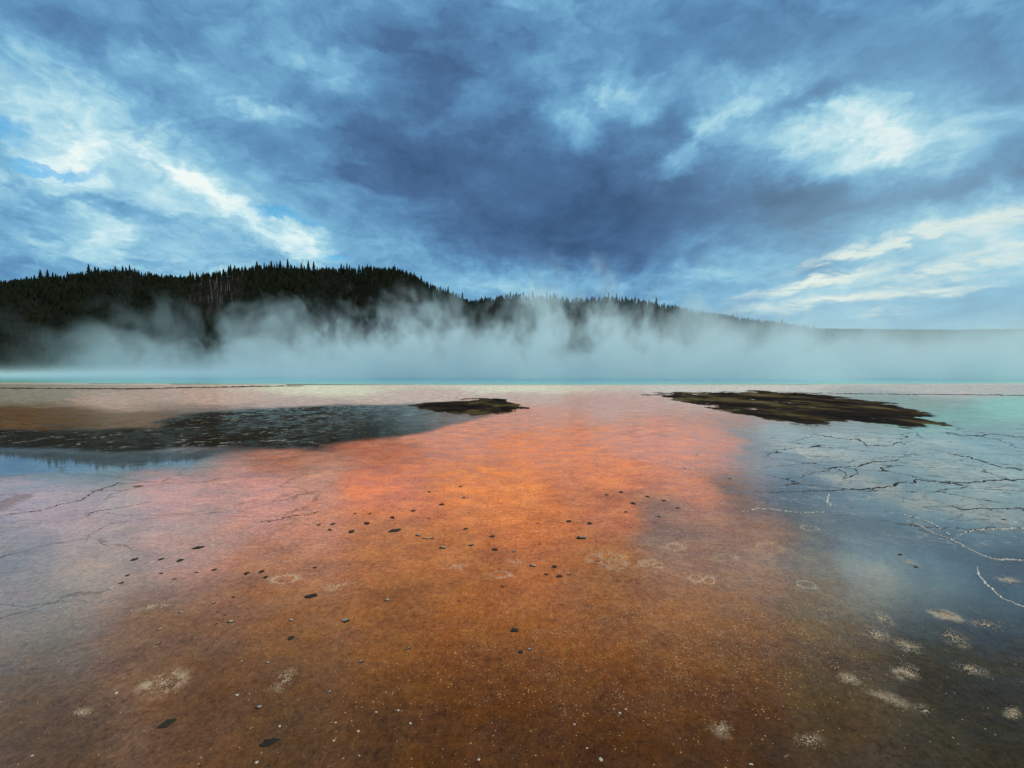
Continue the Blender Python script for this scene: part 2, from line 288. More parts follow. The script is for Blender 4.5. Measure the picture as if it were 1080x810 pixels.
k = g.m('ADD', g.m('ADD', g.m('MULTIPLY', g.m('SUBTRACT', na, .5), .45), g.m('MULTIPLY', g.m('SUBTRACT', nb, .5), .75)), g.m('ADD', g.m('ADD', g.m('MULTIPLY', g.m('SUBTRACT', nc, .5), 1.3), g.m('MULTIPLY', g.m('SUBTRACT', ne, .5), 1.6)), g.m('ADD', g.m('MULTIPLY', g.m('SUBTRACT', nf, .5), 1.1), g.m('MULTIPLY', g.m('SUBTRACT', nd_, .5), .4))))
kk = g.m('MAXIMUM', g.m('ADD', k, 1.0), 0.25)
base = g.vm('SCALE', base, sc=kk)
# hue drift between rust and ochre
base = g.mix(g.rng(nd_, .42, .68, 0, .45), base, g.mix(1.0, base, (1.12, 1.30, 1.25), 'MULTIPLY'))
base = g.mix(g.rng(na, .55, .75, 0, .4), base, g.mix(1.0, base, (0.92, .80, .72), 'MULTIPLY'))
# fine pale grit
vs = g.n('ShaderNodeTexVoronoi', {'Vector': g.vm('ADD', geo, (0, 0, 0)), 'Scale': 62.0, 'Randomness': 1.0}, feature='F1')
sel = g.m('GREATER_THAN', g.n('ShaderNodeSeparateColor', {'Color': vs.outputs['Color']}).outputs[0], g.m('SUBTRACT', .97, g.m('MULTIPLY', SPK, .34)))
grit = g.m('MULTIPLY', g.m('MULTIPLY', g.rng(vs.outputs['Distance'], .34, .14), sel), g.rng(nb, .42, .60))
base = g.mix(g.m('MULTIPLY', grit, .85), base, (.66, .46, .26))
# dark lace over the wet mud on the left
v3 = g.n('ShaderNodeTexVoronoi', {'Vector': g.vm('ADD', geo, g.vm('MULTIPLY', g.noise(geo, 1.6, 2, .6, out='Color'), (.9, .9, 0))), 'Scale': 1.9}, feature='DISTANCE_TO_EDGE').outputs['Distance']
MUDP = g.m('MULTIPLY', g.m('MAXIMUM', g.rng(nst, .50, .545), g.m('MULTIPLY', g.rng(nd_, .47, .52), .9)), LACE)
base = g.mix(MUDP, base, (.020, .017, .012))
lace = g.m('MULTIPLY', g.m('MULTIPLY', g.rng(v3, .11, .02), g.rng(nf, .50, .57)), g.m('MULTIPLY', g.m('MULTIPLY', MUDP, .9), g.rng(na, .42, .58)))
base = g.mix(lace, base, (.36, .37, .33))
# cracks
cw = g.vm('ADD', geo, g.vm('MULTIPLY', g.noise(geo, 0.9, 5, .7, out='Color'), (1.3, .8, 0)))
e1 = g.n('ShaderNodeTexVoronoi', {'Vector': g.vm('MULTIPLY', cw, (.55, 1.25, 1)), 'Scale': .75}, feature='DISTANCE_TO_EDGE').outputs['Distance']
e2 = g.n('ShaderNodeTexVoronoi', {'Vector': g.vm('MULTIPLY', cw, (.8, 2.0, 1)), 'Scale': 2.1}, feature='DISTANCE_TO_EDGE').outputs['Distance']
c1 = g.m('MULTIPLY', g.rng(e1, .014, .005), g.rng(na, .38, .46)); c2 = g.m('MULTIPLY', g.rng(e2, .040, .012), g.rng(nd_, .44, .54))
e3 = g.n('ShaderNodeTexVoronoi', {'Vector': g.vm('MULTIPLY', g.vm('ADD', geo, g.vm('MULTIPLY', g.noise(geo, 2.2, 4, .7, out='Color'), (.8, .5, 0))), (.8, 1.5, 1)), 'Scale': 3.4}, feature='DISTANCE_TO_EDGE').outputs['Distance']
c3 = g.m('MULTIPLY', g.rng(e3, .07, .02), g.rng(na, .56, .47))
crk = g.m('MULTIPLY', g.m('MAXIMUM', g.m('MAXIMUM', c1, g.m('MULTIPLY', c2, .45)), g.m('MULTIPLY', c3, .25)), CK)
c4 = g.m('MULTIPLY', g.m('MULTIPLY', g.rng(e3, .05, .01), g.rng(nf, .50, .58)), g.m('MULTIPLY', WT, CK))
base = g.mix(g.m('MULTIPLY', c4, .7), base, (.40, .42, .40))
base = g.mix(g.m('MULTIPLY', crk, .9), base, (.028, .024, .022))
# pale mineral bloom
base = g.mix(g.m('MULTIPLY', PALE, g.rng(nb, .46, .60)), base, (.52, .44, .32))
nis = g.noise(g.vm('MULTIPLY', geo, (.8, .45, 1)), .45, 4, .66)
base = g.mix(CR, base, g.ramp(nis, [(.40, (.010, .009, .009)), (.50, (.026, .020, .015)), (.57, (.070, .056, .024)), (.68, (.13, .11, .065))]))
# relief and water film
hgt = g.noise(geo, 9.0, 5, 0.78)
dry = g.m('SUBTRACT', 1.0, WT)
bs = g.m('ADD', g.m('MULTIPLY', dry, .75), g.m('MULTIPLY', CR, .6))
bump = g.n('ShaderNodeBump', {'Height': hgt, 'Strength': bs, 'Distance': .02}).outputs[0]
film_n = g.n('ShaderNodeBump', {'Height': hgt, 'Strength': g.m('ADD', g.m('ADD', g.m('MULTIPLY', dry, .035), .008), g.m('MAXIMUM', g.m('MULTIPLY', CR, .9), g.m('MULTIPLY', crk, .9))), 'Distance': .012}).outputs[0]
rough = g.m('ADD', g.m('MULTIPLY', dry, g.rng(nd_, .35, .65, .05, .20)), g.m('MULTIPLY', CR, .5))
rough = g.m('ADD', rough, .025)
pb = g.n('ShaderNodeBsdfPrincipled', {'Base Color': base, 'Roughness': 0.75, 'Specular IOR Level': 0.0, 'Normal': bump,
        'Coat Weight': g.m('MULTIPLY', g.m('SUBTRACT', 1.0, g.m('MAXIMUM', g.m('MULTIPLY', CR, .85), g.m('MAXIMUM', g.m('MULTIPLY', crk, .92), g.m('MULTIPLY', MUDP, .9)))), g.m('SUBTRACT', 1.0, g.m('MULTIPLY', dry, g.rng(nf, .42, .60, .35, .85)))), 'Coat Roughness': rough, 'Coat IOR': g.m('MULTIPLY_ADD', WT, .95, 1.30), 'Coat Normal': film_n})
g.n('ShaderNodeOutputMaterial', {'Surface': pb.outputs[0]})
gme = mesh('ground', verts, faces, [gm], smooth=True)

# crust patches (u, v, half width px, half height px, tilt deg, kind, label)
PATCH = [
 (712, 577, 11, 4, 5, 'ring', 'bright cream oval mineral ring, right of the looped rings on the rust mat'),
 (740, 611, 15, 5, 8, 'double', 'cream double mineral ring below the bright oval ring'),
 (687, 595, 13, 5, 5, 'trio', 'three small joined cream rings between the looped rings and the double ring'),
 (640, 590, 24, 9, 14, 'trio', 'broad loop of overlapping faint mineral rings beside the dark pebbles'),
 (480, 597, 12, 4, 5, 'patch', 'small whitish mineral crust below the white-topped stone on orange mat'),
 (528, 606, 13, 4, 0, 'ring', 'faint arc of mineral crust just below the middle pebbles'),
 (545, 592, 12, 3.5, 5, 'patch', 'broken white crust flecks beside the black-and-white pebble'),
 (811, 578, 17, 6, 12, 'ring', 'wide faint peach ring right of the cloud reflection at the mat edge'),
 (766, 588, 14, 4.5, 0, 'ring', 'dim peach ring left of the wide faint ring'),
 (850, 617, 13, 4.5, 12, 'ring', 'pale ring where the rust mat turns to grey water film'),
 (854, 557, 11, 2.6, 6, 'ring', 'thin white ring alone on the grey wet flat'),
 (957, 593, 16, 3.6, 14, 'patch', 'white scum patch with two dark flakes on the reflected cloud'),
 (1058, 553, 10, 3, 8, 'patch', 'small white patch above the upper white ridge, right edge'),
 (1063, 612, 16, 5, 12, 'patch', 'hazy white patch enclosed by the curving white ridge'),
 (998, 649, 20, 5, 14, 'solid', 'long yellowish crust streak under the curved white ridge'),
 (1040, 659, 18, 5, 14, 'patch', 'thin white crust streak trailing from the yellowish streak'),
 (930, 652, 14, 6, 22, 'patch', 'speckled crust at the right edge of the gritty mat, topmost of three'),
 (924, 669, 16, 6, 16, 'patch', 'speckled brown crust left of the smooth oval crust'),
 (957, 681, 16, 7, 18, 'solid', 'smooth tan oval crust in the dark right foreground'),
 (956, 709, 15, 8.5, 14, 'solid', 'round bright-rimmed crust below the smooth tan oval'),
 (1006, 673, 19, 7, 26, 'patch', 'two-lobed pale crust right of the smooth tan oval'),
 (1024, 706, 20, 6.5, 14, 'patch', 'white speckled crust right of the round bright-rimmed crust'),
 (1068, 752, 10, 8, 20, 'patch', 'small pale crust in the lower right corner'),
 (895, 716, 15, 6, 18, 'patch', 'dull crust loop at the upper end of the long chain of crust'),
 (937, 737, 26, 7, 22, 'patch', 'long whitish chain of crust crossing the dark right foreground'),
 (974, 749, 12, 6, 18, 'patch', 'faint crust at the lower end of the long chain'),
 (852, 781, 17, 9, 10, 'patch', 'dim pale crust on the dark mud by the lower edge'),
 (761, 768, 13, 10, 30, 'patch', 'scattered fleck crust left of the dim pale crust'),
 (172, 720, 29, 12, -18, 'solid', 'large yellow sandy crust patch in the left foreground'),
 (160, 640, 22, 5, -12, 'patch', 'faint whitish streak above the yellow sandy patch'),
 (300, 716, 17, 9, -40, 'patch', 'loose veil of cream flecks right of the yellow sandy patch'),
 (300, 611, 16, 5, -8, 'ring', 'faint arc of crust right of the flat dark flake'),
 (356, 618, 20, 5, -14, 'patch', 'pale crust streak beside the long dark flake'),
 (86, 751, 11, 6, -10, 'patch', 'faint fleck patch left of and below the yellow sandy patch'),
 (85, 752, 0, 0, 0, '', ''),
]
PATCH = [p_ for p_ in PATCH if p_[5]]
pale = np.zeros(UU.shape)
for (u, v, a, b, an, kd, lb) in PATCH:
    ca, sa = math.cos(math.radians(an)), math.sin(math.radians(an))
    du, dv = UU - u, VV - v; x_ = (du * ca + dv * sa) / (a * 1.15); y_ = (-du * sa + dv * ca) / (b * 1.15)
    r_ = np.hypot(x_, y_)
    if kd in ('ring', 'double', 'trio'): m_ = np.exp(-((r_ - .75) / .28) ** 2) * .42
    elif kd == 'solid': m_ = sstep(1.15, .5, r_) * .75
    else: m_ = sstep(1.2, .3, r_) * .34
    pale = np.maximum(pale, m_ * sstep(.2, .6, vnoise(UU * .25, VV * .5, 6) + .25))
one = np.ones(UU.shape)
def attr(me, name, r, gr, b):
    a = me.color_attributes.new(name, 'FLOAT_COLOR', 'POINT')
    a.data.foreach_set('color', np.stack([r, gr, b, one], -1).astype(np.float32).ravel())
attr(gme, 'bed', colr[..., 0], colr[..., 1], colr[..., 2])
attr(gme, 'zones', np.clip(ckR + ckL, 0, 1), np.clip(np.maximum(np.maximum(wet, film), np.maximum(mudL * .38, veil)), 0, 1) * (1 - crust), spk)
attr(gme, 'zones_more', crust, mudlace, pale)
go = link(bpy.data.objects.new('ground', gme)); tag(go, kind='structure')

# ------------------------------------------------------------------ pool
wm, w = new_mat('spring_water')
gp = w.n('ShaderNodeNewGeometry').outputs['Position']
spz = w.n('ShaderNodeSeparateXYZ', {'Vector': gp})
rr = w.vm('LENGTH', w.vm('MULTIPLY', w.vm('SUBTRACT', gp, (PCX, PCY, 0)), (1 / PRX, 1 / PRY, 0)))
ln = w.t.nodes.new('ShaderNodeVectorMath'); ln.operation = 'LENGTH'
w.t.links.new(w.vm('MULTIPLY', w.vm('SUBTRACT', gp, (PCX, PCY, 0)), (1 / PRX, 1 / PRY, 0)), ln.inputs[0]); rad = ln.outputs['Value']
rad = w.m('ADD', rad, w.m('MULTIPLY', w.m('SUBTRACT', w.noise(gp, .06, 4, .6), .5), .06))
wc = w.ramp(rad, [(0.0, (.02, .24, .42)), (.72, (.03, .34, .48)), (.84, (.06, .44, .48)), (.93, (.13, .50, .40)), (.975, (.36, .50, .30)), (1.0, (.55, .52, .38))])
wb = w.n('ShaderNodeBump', {'Height': w.noise(w.vm('MULTIPLY', gp, (1, 2.2, 1)), 1.4, 4, .6), 'Strength': .12, 'Distance': .05}).outputs[0]
wp = w.n('ShaderNodeBsdfPrincipled', {'Base Color': wc, 'Roughness': .12, 'IOR': 1.33, 'Normal': wb})
w.n('ShaderNodeOutputMaterial', {'Surface': wp.outputs[0]})
NW = 256; rings = [0.0, .3, .6, .8, .9, .96, 1.0]
wv_, wf_ = [(PCX, PCY, .012)], []
for j, r0 in enumerate(rings[1:]):
    for i in range(NW):
        a = 2 * math.pi * i / NW; e = 1 + (.012 * math.sin(5 * a + 1) + .008 * math.sin(11 * a)) * r0
        wv_.append((PCX + PRX * r0 * e * math.cos(a), PCY + PRY * r0 * e * math.sin(a), .012 if r0 < 1 else .004))
for i in range(NW):
    wf_.append((0, 1 + i, 1 + (i + 1) % NW))
    for j in range(len(rings) - 2):
        a, b = 1 + j * NW, 1 + (j + 1) * NW
        wf_.append((a + i, b + i, b + (i + 1) % NW, a + (i + 1) % NW))
wo = link(bpy.data.objects.new('water', mesh('water', wv_, wf_, [wm], True))); tag(wo, kind='structure')

# ------------------------------------------------------------------ hills
def hill_mat(name, c1, c2, sc):
    m, h = new_mat(name); gp = h.n('ShaderNodeNewGeometry').outputs['Position']
    n = h.noise(gp, sc, 7, .65); n2_ = h.noise(gp, sc * 5, 4, .6)
    b = h.n('ShaderNodeBsdfPrincipled', {'Base Color': h.mix(h.rng(h.m('ADD', h.m('MULTIPLY', n, .7), h.m('MULTIPLY', n2_, .3)), .38, .62), c1, c2), 'Roughness': .95, 'Specular IOR Level': .05,
            'Normal': h.n('ShaderNodeBump', {'Height': n2_, 'Strength': .8, 'Distance': 3.0}).outputs[0]})
    h.n('ShaderNodeOutputMaterial', {'Surface': b.outputs[0]}); return m
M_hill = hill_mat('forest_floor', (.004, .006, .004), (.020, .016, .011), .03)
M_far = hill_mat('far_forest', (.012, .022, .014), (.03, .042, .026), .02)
def hill_fn(prof, yr, y0, yb, treeh):
    pu = np.array([a for a, _ in prof], float); pv = np.array([b for _, b in prof], float)
    px_ = (pu - U0) / F * yr; pz = np.maximum((VH - pv) / F * yr + CAMH - treeh, -2)
    def fn(x, y):
        x = np.asarray(x, float); y = np.asarray(y, float)
        top = np.interp(x, px_, pz)
        foot = y0 + (fbm(x / 90, x * 0 + .5, 3, 5) - .5) * 70
        s = sstep(0, 1, (y - foot) / (yr - foot)) * .55 + .45 * np.clip((y - foot) / (yr - foot), 0, 1) ** 1.2
        s = np.where(y > yr, 1 - .5 * np.clip((y - yr) / (yb - yr), 0, 1) ** 2, s)
        bumps = (fbm(x / 38, y / 38, 4, 23) - .5) * 16 * np.clip(s, 0, 1) * (1 - s) * 3.0 * np.clip(top / 60, 0, 1)
        return top * s + bumps - .6
    return fn
PA = [(-2500, 300), (-900, 290), (-300, 296), (0, 297), (25, 296), (50, 292), (75, 291), (100, 287), (135, 283), (160, 287), (180, 290), (200, 292), (230, 287), (260, 282), (290, 279), (320, 282), (350, 283), (400, 281), (420, 282), (434, 286), (450, 296), (470, 305), (490, 313), (520, 326), (560, 345), (610, 368), (660, 392), (5000, 400)]
PB = [(-5000, 360), (300, 345), (440, 322), (480, 318), (510, 314), (530, 311), (545, 309), (560, 311), (600, 314), (640, 312), (665, 314), (700, 320), (730, 326), (760, 331), (790, 336), (820, 340), (838, 342), (855, 349), (880, 362), (920, 378), (960, 392), (5000, 400)]
PC = [(-5000, 352), (600, 352), (820, 346), (900, 347), (1000, 348), (1080, 347), (1400, 344), (3000, 350), (6000, 355)]
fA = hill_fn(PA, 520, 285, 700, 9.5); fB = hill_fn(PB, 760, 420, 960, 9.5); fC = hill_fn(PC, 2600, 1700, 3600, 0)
def build_hill(name, fn, x0, x1, nx, y0, y1, ny, mat, disp=0):
    xs = np.linspace(x0, x1, nx); ys = np.linspace(y0, y1, ny); Xg, Yg = np.meshgrid(xs, ys); Zg = fn(Xg, Yg)
    if disp: Zg = Zg + (rng.random(Zg.shape) - .5) * disp * (Zg > 5)
    vs_ = np.stack([Xg, Yg, Zg], -1).reshape(-1, 3); id_ = np.arange(nx * ny).reshape(ny, nx)
    fc = np.stack([id_[:-1, :-1], id_[:-1, 1:], id_[1:, 1:], id_[1:, :-1]], -1).reshape(-1, 4)
    o = link(bpy.data.objects.new(name, mesh(name, vs_, fc, [mat], True))); tag(o, kind='structure'); return o
build_hill('hill', fA, -1900, 200, 240, 240, 700, 60, M_hill)
build_hill('hill', fB, -700, 900, 200, 370, 960, 60, M_hill)
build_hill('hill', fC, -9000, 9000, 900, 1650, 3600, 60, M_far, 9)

# ------------------------------------------------------------------ trees
M_leaf = simple_mat('conifer_needles', (.003, .006, .0035), (.011, .019, .010), 1.2, .9, .1)
M_bark = simple_mat('conifer_bark', (.05, .035, .025), (.11, .08, .06), 3, .95, .1)
M_dead = simple_mat('dead_wood', (.16, .14, .12), (.30, .26, .22), 3, .95, .1)
def crown_arrays(r, h, base, width, tiers, seg):
    V, Fc = [], []
    for i in range(tiers):
        f = i / tiers; z0 = base + (h - base) * f; z1 = min(h, z0 + (h - base) / tiers * 1.9)
        rad = width * (1 - f) ** .85 * (.8 + .4 * r.random()) + .12
        o = len(V); V.append((r.uniform(-.1, .1), r.uniform(-.1, .1), z1)); a0 = r.random() * 6.28
        for k_ in range(seg):
            a = a0 + 6.283 * k_ / seg; rr_ = rad * ((1.15 if k_ % 2 else .55) + .3 * (r.random() - .5))
            V.append((rr_ * math.cos(a), rr_ * math.sin(a), z0 - (.5 if k_ % 2 else -.1) * rad * .6))
        for k_ in range(seg): Fc.append((o, o + 1 + k_, o + 1 + (k_ + 1) % seg))
    return V, Fc
def tube(V, Fc, p0_, p1_, r0, r1, n=5):
    a = Vector(p0_); b = Vector(p1_); dz = (b - a).normalized(); s_ = dz.orthogonal().normalized(); t_ = dz.cross(s_); o = len(V)
    for pt, r_ in ((a, r0), (b, r1)):
        for k_ in range(n):
            an = 6.283 * k_ / n; q_ = pt + s_ * (r_ * math.cos(an)) + t_ * (r_ * math.sin(an)); V.append(tuple(q_))
    for k_ in range(n): Fc.append((o + k_, o + (k_ + 1) % n, o + n + (k_ + 1) % n, o + n + k_))
crowns, trunks, snags = [], [], []
for i in range(8):
    r = random.Random(i); h = 10 + 3 * r.random()
    V, Fc = crown_arrays(r, h, .18 * h, 1.7 + .5 * r.random(), 10, 10); crowns.append(mesh('crown', V, Fc, [M_leaf]))
    V, Fc = [], []; tube(V, Fc, (0, 0, -1), (0, 0, h * .93), .22, .03)
    for j in range(6):
        z_ = h * (.2 + .11 * j); a = r.random() * 6.28; tube(V, Fc, (0, 0, z_), (math.cos(a) * 1.1, math.sin(a) * 1.1, z_ - .15), .05, .015, 3)
    trunks.append(mesh('trunk', V, Fc, [M_bark]))
for i in range(4):
    r = random.Random(50 + i); h = 11 + 4 * r.random(); V, Fc = [], []
    tube(V, Fc, (0, 0, -1), (r.uniform(-.4, .4), 0, h), .20, .07)
    for j in range(12):
        z_ = h * (.3 + .055 * j); a = r.random() * 6.28; l_ = .9 * (1 - j / 16) * r.uniform(.4, 1.2); tube(V, Fc, (0, 0, z_), (math.cos(a) * l_, math.sin(a) * l_, z_ + .25 * l_), .05, .02, 3)
    snags.append(mesh('snag', V, Fc, [M_dead]))
ntree = 0
def tree(x, y, z, s, label, group):
    global ntree
    r = random.Random(ntree); ntree += 1; i = r.randrange(8)
    e = link(bpy.data.objects.new('pine_tree', None)); e.location = (x, y, z); e.rotation_euler = (0, 0, r.random() * 6.28); e.scale = (s * r.uniform(.8, 1.1), s * r.uniform(.8, 1.1), s); e.empty_display_size = 1
    tag(e, label, 'tree', group)
    link(bpy.data.objects.new('crown', crowns[i]), e); link(bpy.data.objects.new('trunk', trunks[i]), e)
def on(fn, u, y):
    x = (u - U0) / F * y; return x, y, float(fn(x, y))
SECT = [(-30, 70, 26, 'A', 'low dark conifer on the skyline at the far left end of the ridge', 'skyline conifers at the far left end'),
 (70, 125, 15, 'A', 'dark conifer on the skyline rise left of the ridge hump', 'skyline conifers on the first rise'),
 (125, 205, 24, 'A', 'dark conifer on the flat skyline above the black slope', 'skyline conifers above the black slope'),
 (205, 262, 17, 'A', 'dark conifer on the skyline above the brown outcrop', 'skyline conifers above the outcrop'),
 (262, 345, 26, 'A', 'conifer on the highest skyline where thin steam reaches the ridge top', 'skyline conifers at the steam-veiled crest'),
 (345, 432, 28, 'A', 'conifer on the level crest left of where the ridge drops', 'skyline conifers on the level crest'),
 (432, 505, 20, 'A', 'small conifer on the falling shoulder of the left ridge', 'conifers on the falling shoulder'),
 (505, 605, 26, 'B', 'small conifer on the rounded knoll of the middle hill', 'conifers on the middle knoll'),
 (605, 700, 20, 'B', 'small conifer on the crest of the middle hill right of the knoll', 'conifers on the middle crest'),
 (700, 850, 16, 'B', 'tiny lone conifer on the long slope falling right into the steam', 'conifers on the right-falling slope')]
for (u0, u1, n, H, lb, gpn) in SECT:
    for i in range(n):
        u = u0 + (u1 - u0) * (i + random.uniform(.1, .9)) / n
        fn, yr = (fA, 520) if H == 'A' else (fB, 760)
        x, y, z = on(fn, u, yr + random.uniform(-14, 6)); tree(x, y, z, random.choice((.5, .7, .85, .95, 1.05, 1.2, 1.45)), lb, gpn)
SLOPE = [(-20, 130, 35, 300, 400, 'dark conifer on the black lower slope at the left edge', 'conifers on the black lower slope'),
         (130, 215, 16, 310, 380, 'grey-green conifer half veiled by steam at the foot of the left hill', 'steam-veiled conifers at the hill foot'),
         (250, 430, 26, 330, 470, 'grey-green conifer on the misty slope right of the brown outcrop', 'conifers on the misty slope')]
for (u0, u1, n, y0, y1, lb, gpn) in SLOPE:
    for i in range(n):
        u = random.uniform(u0, u1); x, y, z = on(fA, u, random.uniform(y0, y1)); tree(x, y, z, random.uniform(.75, 1.2), lb, gpn)
SN = [(99, 520, 1.5, 'tall thin dead trunk standing above the skyline on the first rise'), (233, 520, 1.6, 'tallest bare dead trunk on the skyline, above the brown outcrop'), (239, 520, 1.35, 'leaning dead trunk close beside the tallest bare trunk'),
 (262, 515, 1.2, 'thin dead trunk on the skyline just left of the crest'), (287, 515, 1.3, 'bare dead trunk on the steam-veiled crest, left of the white cloud gap'), (294, 515, 1.4, 'bare dead trunk on the steam-veiled crest, in front of the white cloud gap'),
 (322, 515, 1.5, 'slim dead trunk on the crest where the thin steam ends'), (125, 518, 1.2, 'short dead trunk on the skyline hump'), (36, 350, .8, 'single pale dead trunk low on the black slope at far left'),
 (155, 320, .9, 'pale dead trunk rising from steam at the hill foot, left of a pair'), (164, 320, .8, 'pale dead trunk rising from steam at the hill foot, right of a pair'), (735, 755, 1.4, 'thin dead trunk at the left of the right-falling slope'),
 (776, 755, 1.6, 'tall thin dead trunk halfway down the right-falling slope'), (788, 755, 1.3, 'dead trunk just right of the tall thin one on the falling slope'), (797, 755, 1.3, 'last dead trunk before the slope sinks into steam'), (540, 758, 1.0, 'short dead trunk on top of the middle knoll')]
for k_, (u, y, s, lb) in enumerate(SN):
    x, y, z = on(fA if y < 600 else fB, u, y); o = link(bpy.data.objects.new('dead_tree', snags[k_ % 4])); o.location = (x, y, z); o.scale = (s * .9, s * .9, s); o.rotation_euler = (random.uniform(-.06, .06), random.uniform(-.08, .08), k_)
    tag(o, lb, 'dead tree', 'bare dead trunks on the hills')
for k_ in range(26):      # pale dead trunks on the brown outcrop
    u = random.gauss(228, 17); x, y, z = on(fA, u, random.uniform(400, 480)); o = link(bpy.data.objects.new('dead_tree', snags[k_ % 4])); o.location = (x, y, z); s = random.uniform(.45, .9); o.scale = (s, s, s); o.rotation_euler = (random.uniform(-.1, .1), random.uniform(-.1, .1), k_)
    tag(o, 'pale dead trunk scattered on the bare brown outcrop of the left hill', 'dead tree', 'dead trunks on the brown outcrop')
# forest mass
def forest(name, fn, n, xr, yrng, keep, seed):
    r = random.Random(seed); base = []
    for i in range(10):
        V, Fc = crown_arrays(random.Random(100 + i), 10, 1.2, 2.0, 5, 6); base.append((np.array(V), np.array(Fc)))
    VV_, FF_, off, c = [], [], 0, 0; tries = 0
    while c < n and tries < n * 6:
        tries += 1; y = r.uniform(*yrng); x = r.uniform(*xr)
        if abs(x / y) > 1.9 or not keep(x, y, r): continue
        z = float(fn(x, y)); V, Fc = base[c % 10]; s = r.uniform(.6, 1.15); a = r.random() * 6.28
        W_ = V * s; W_ = np.stack([W_[:, 0] * math.cos(a) - W_[:, 1] * math.sin(a) + x, W_[:, 0] * math.sin(a) + W_[:, 1] * math.cos(a) + y, W_[:, 2] + z - .5], -1)
        VV_.append(W_); FF_.append(Fc + off); off += len(V); c += 1
    o = link(bpy.data.objects.new(name, mesh(name, np.concatenate(VV_), np.concatenate(FF_), [M_leaf]))); tag(o, kind='stuff'); return o
def keepA(x, y, r):
    u = U0 + F * x / y
    if fA(x, y) < .5 and y > 330: return False
    if 196 < u < 258 and 385 < y < 490: return r.random() < .12
    return True
f1 = forest('forest', fA, 9500, (-1050, 60), (275, 545), keepA, 3); tag(f1, 'dense dark conifer forest covering the left ridge', 'forest')
f2 = forest('forest', fB, 3800, (-260, 520), (430, 775), lambda x, y, r: fB(x, y) > 3, 4); tag(f2, 'misty conifer forest covering the middle hill', 'forest')

# ------------------------------------------------------------------ steam
sm, s = new_mat('steam')
tc = s.n('ShaderNodeNewGeometry').outputs['Position']
sep = s.n('ShaderNodeSeparateXYZ', {'Vector': tc}); sx, sy, sz = sep.outputs
def curve(v, a, b, pts):
    r_ = s.rng(v, a, b, mode='LINEAR'); return s.n('ShaderNodeSeparateColor', {'Color': s.ramp(r_, [((q_ - a) / (b - a), (h_, h_, h_)) for q_, h_ in pts], 'EASE')}).outputs[0]
# plume height / 30 along x
H = s.m('MULTIPLY', curve(sx, -160, 220, [(-160, .04), (-112, .07), (-98, .32), (-84, .42), (-70, .56), (-50, .82), (-30, 1.0), (0, .86), (40, .86), (90, .62), (150, .54), (220, .52)]), 33.0)
warp = s.vm('SCALE', s.vm('SUBTRACT', s.noise(s.vm('MULTIPLY', tc, (1, 1, .8)), .045, 2, .5, out='Color'), (.5, .5, .5)), sc=16.0)
tw = s.vm('ADD', tc, warp)
big = s.noise(s.vm('ADD', s.vm('MULTIPLY', tc, (1, 1, .5)), (31.0, 0, 0)), .028, 2, .5)
H = s.m('MULTIPLY', H, s.rng(big, .35, .62, .62, 1.22))
pf = s.noise(s.vm('ADD', s.vm('MULTIPLY', tw, (1, .7, .62)), (3.0, 0, 0)), .105, 6, .62)
zh = s.m('DIVIDE', sz, H)
thr = s.m('MULTIPLY_ADD', zh, .20, .42)
puff = s.m('MULTIPLY', s.rng(s.m('SUBTRACT', pf, thr), 0, .10), s.rng(sx, -95, -20, .42, 1.0))
fade = s.rng(zh, 1.05, .45)
edge = s.m('MULTIPLY', s.rng(s.m('ADD', sy, s.m('MULTIPLY', s.m('SUBTRACT', big, .5), 55.0)), 62, 86), s.rng(sy, 178, 145))
low = s.m('POWER', 2.718, s.m('MULTIPLY', sz, s.rng(sx, -100, -35, -1.1, -.50)))
rgt = s.rng(sx, -10, 80)
veil = s.m('MULTIPLY', s.m('MULTIPLY', rgt, s.rng(sz, 22, 5)), s.rng(pf, .40, .60, .004, .030))
dens = s.m('ADD', s.m('MULTIPLY', s.m('MULTIPLY', puff, fade), .090), s.m('ADD', s.m('MULTIPLY', low, .046), veil))
dens = s.m('MULTIPLY', dens, edge)
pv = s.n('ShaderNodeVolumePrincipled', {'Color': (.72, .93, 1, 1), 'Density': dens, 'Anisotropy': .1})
s.n('ShaderNodeOutputMaterial', {'Volume': pv.outputs[0]})
sm.cycles.volume_sampling = 'MULTIPLE_IMPORTANCE'
# closed hull: lens-shaped in plan, rounded roof
xs = np.linspace(-165, 240, 60); hx = np.interp(xs, [-165, -150, -118, -100, -82, -60, -30, 0, 40, 90, 150, 225, 240], [2.5, 3.5, 6, 14, 19, 29, 36, 34, 32, 25, 23, 20, 6])
prof = [(54, .02, 0), (54, .02, .35), (66, 0, .8), (90, 0, 1.0), (120, 0, 1.0), (150, 0, .95), (172, 0, .7), (180, .02, .3), (180, .02, 0)]
sv = [(x, yy + .0, .05 + (h - .05) * zf if zf > 0 else .05) for x, h in zip(xs, hx) for (yy, _, zf) in prof]
npz = len(prof); sf = []
for i in range(len(xs) - 1):
    for j in range(npz):
        a, b = i * npz + j, i * npz + (j + 1) % npz; sf.append((a, b, b + npz, a + npz))
sf.append(tuple(range(npz))[::-1]); sf.append(tuple((len(xs) - 1) * npz + j for j in range(npz)))
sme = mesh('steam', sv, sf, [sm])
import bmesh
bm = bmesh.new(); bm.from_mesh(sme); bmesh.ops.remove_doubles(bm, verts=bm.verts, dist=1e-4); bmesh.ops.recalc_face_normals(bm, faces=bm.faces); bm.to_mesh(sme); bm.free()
st = link(bpy.data.objects.new('steam', sme)); tag(st, 'white-blue steam rising in puffs off the hot spring', 'steam', kind='stuff')

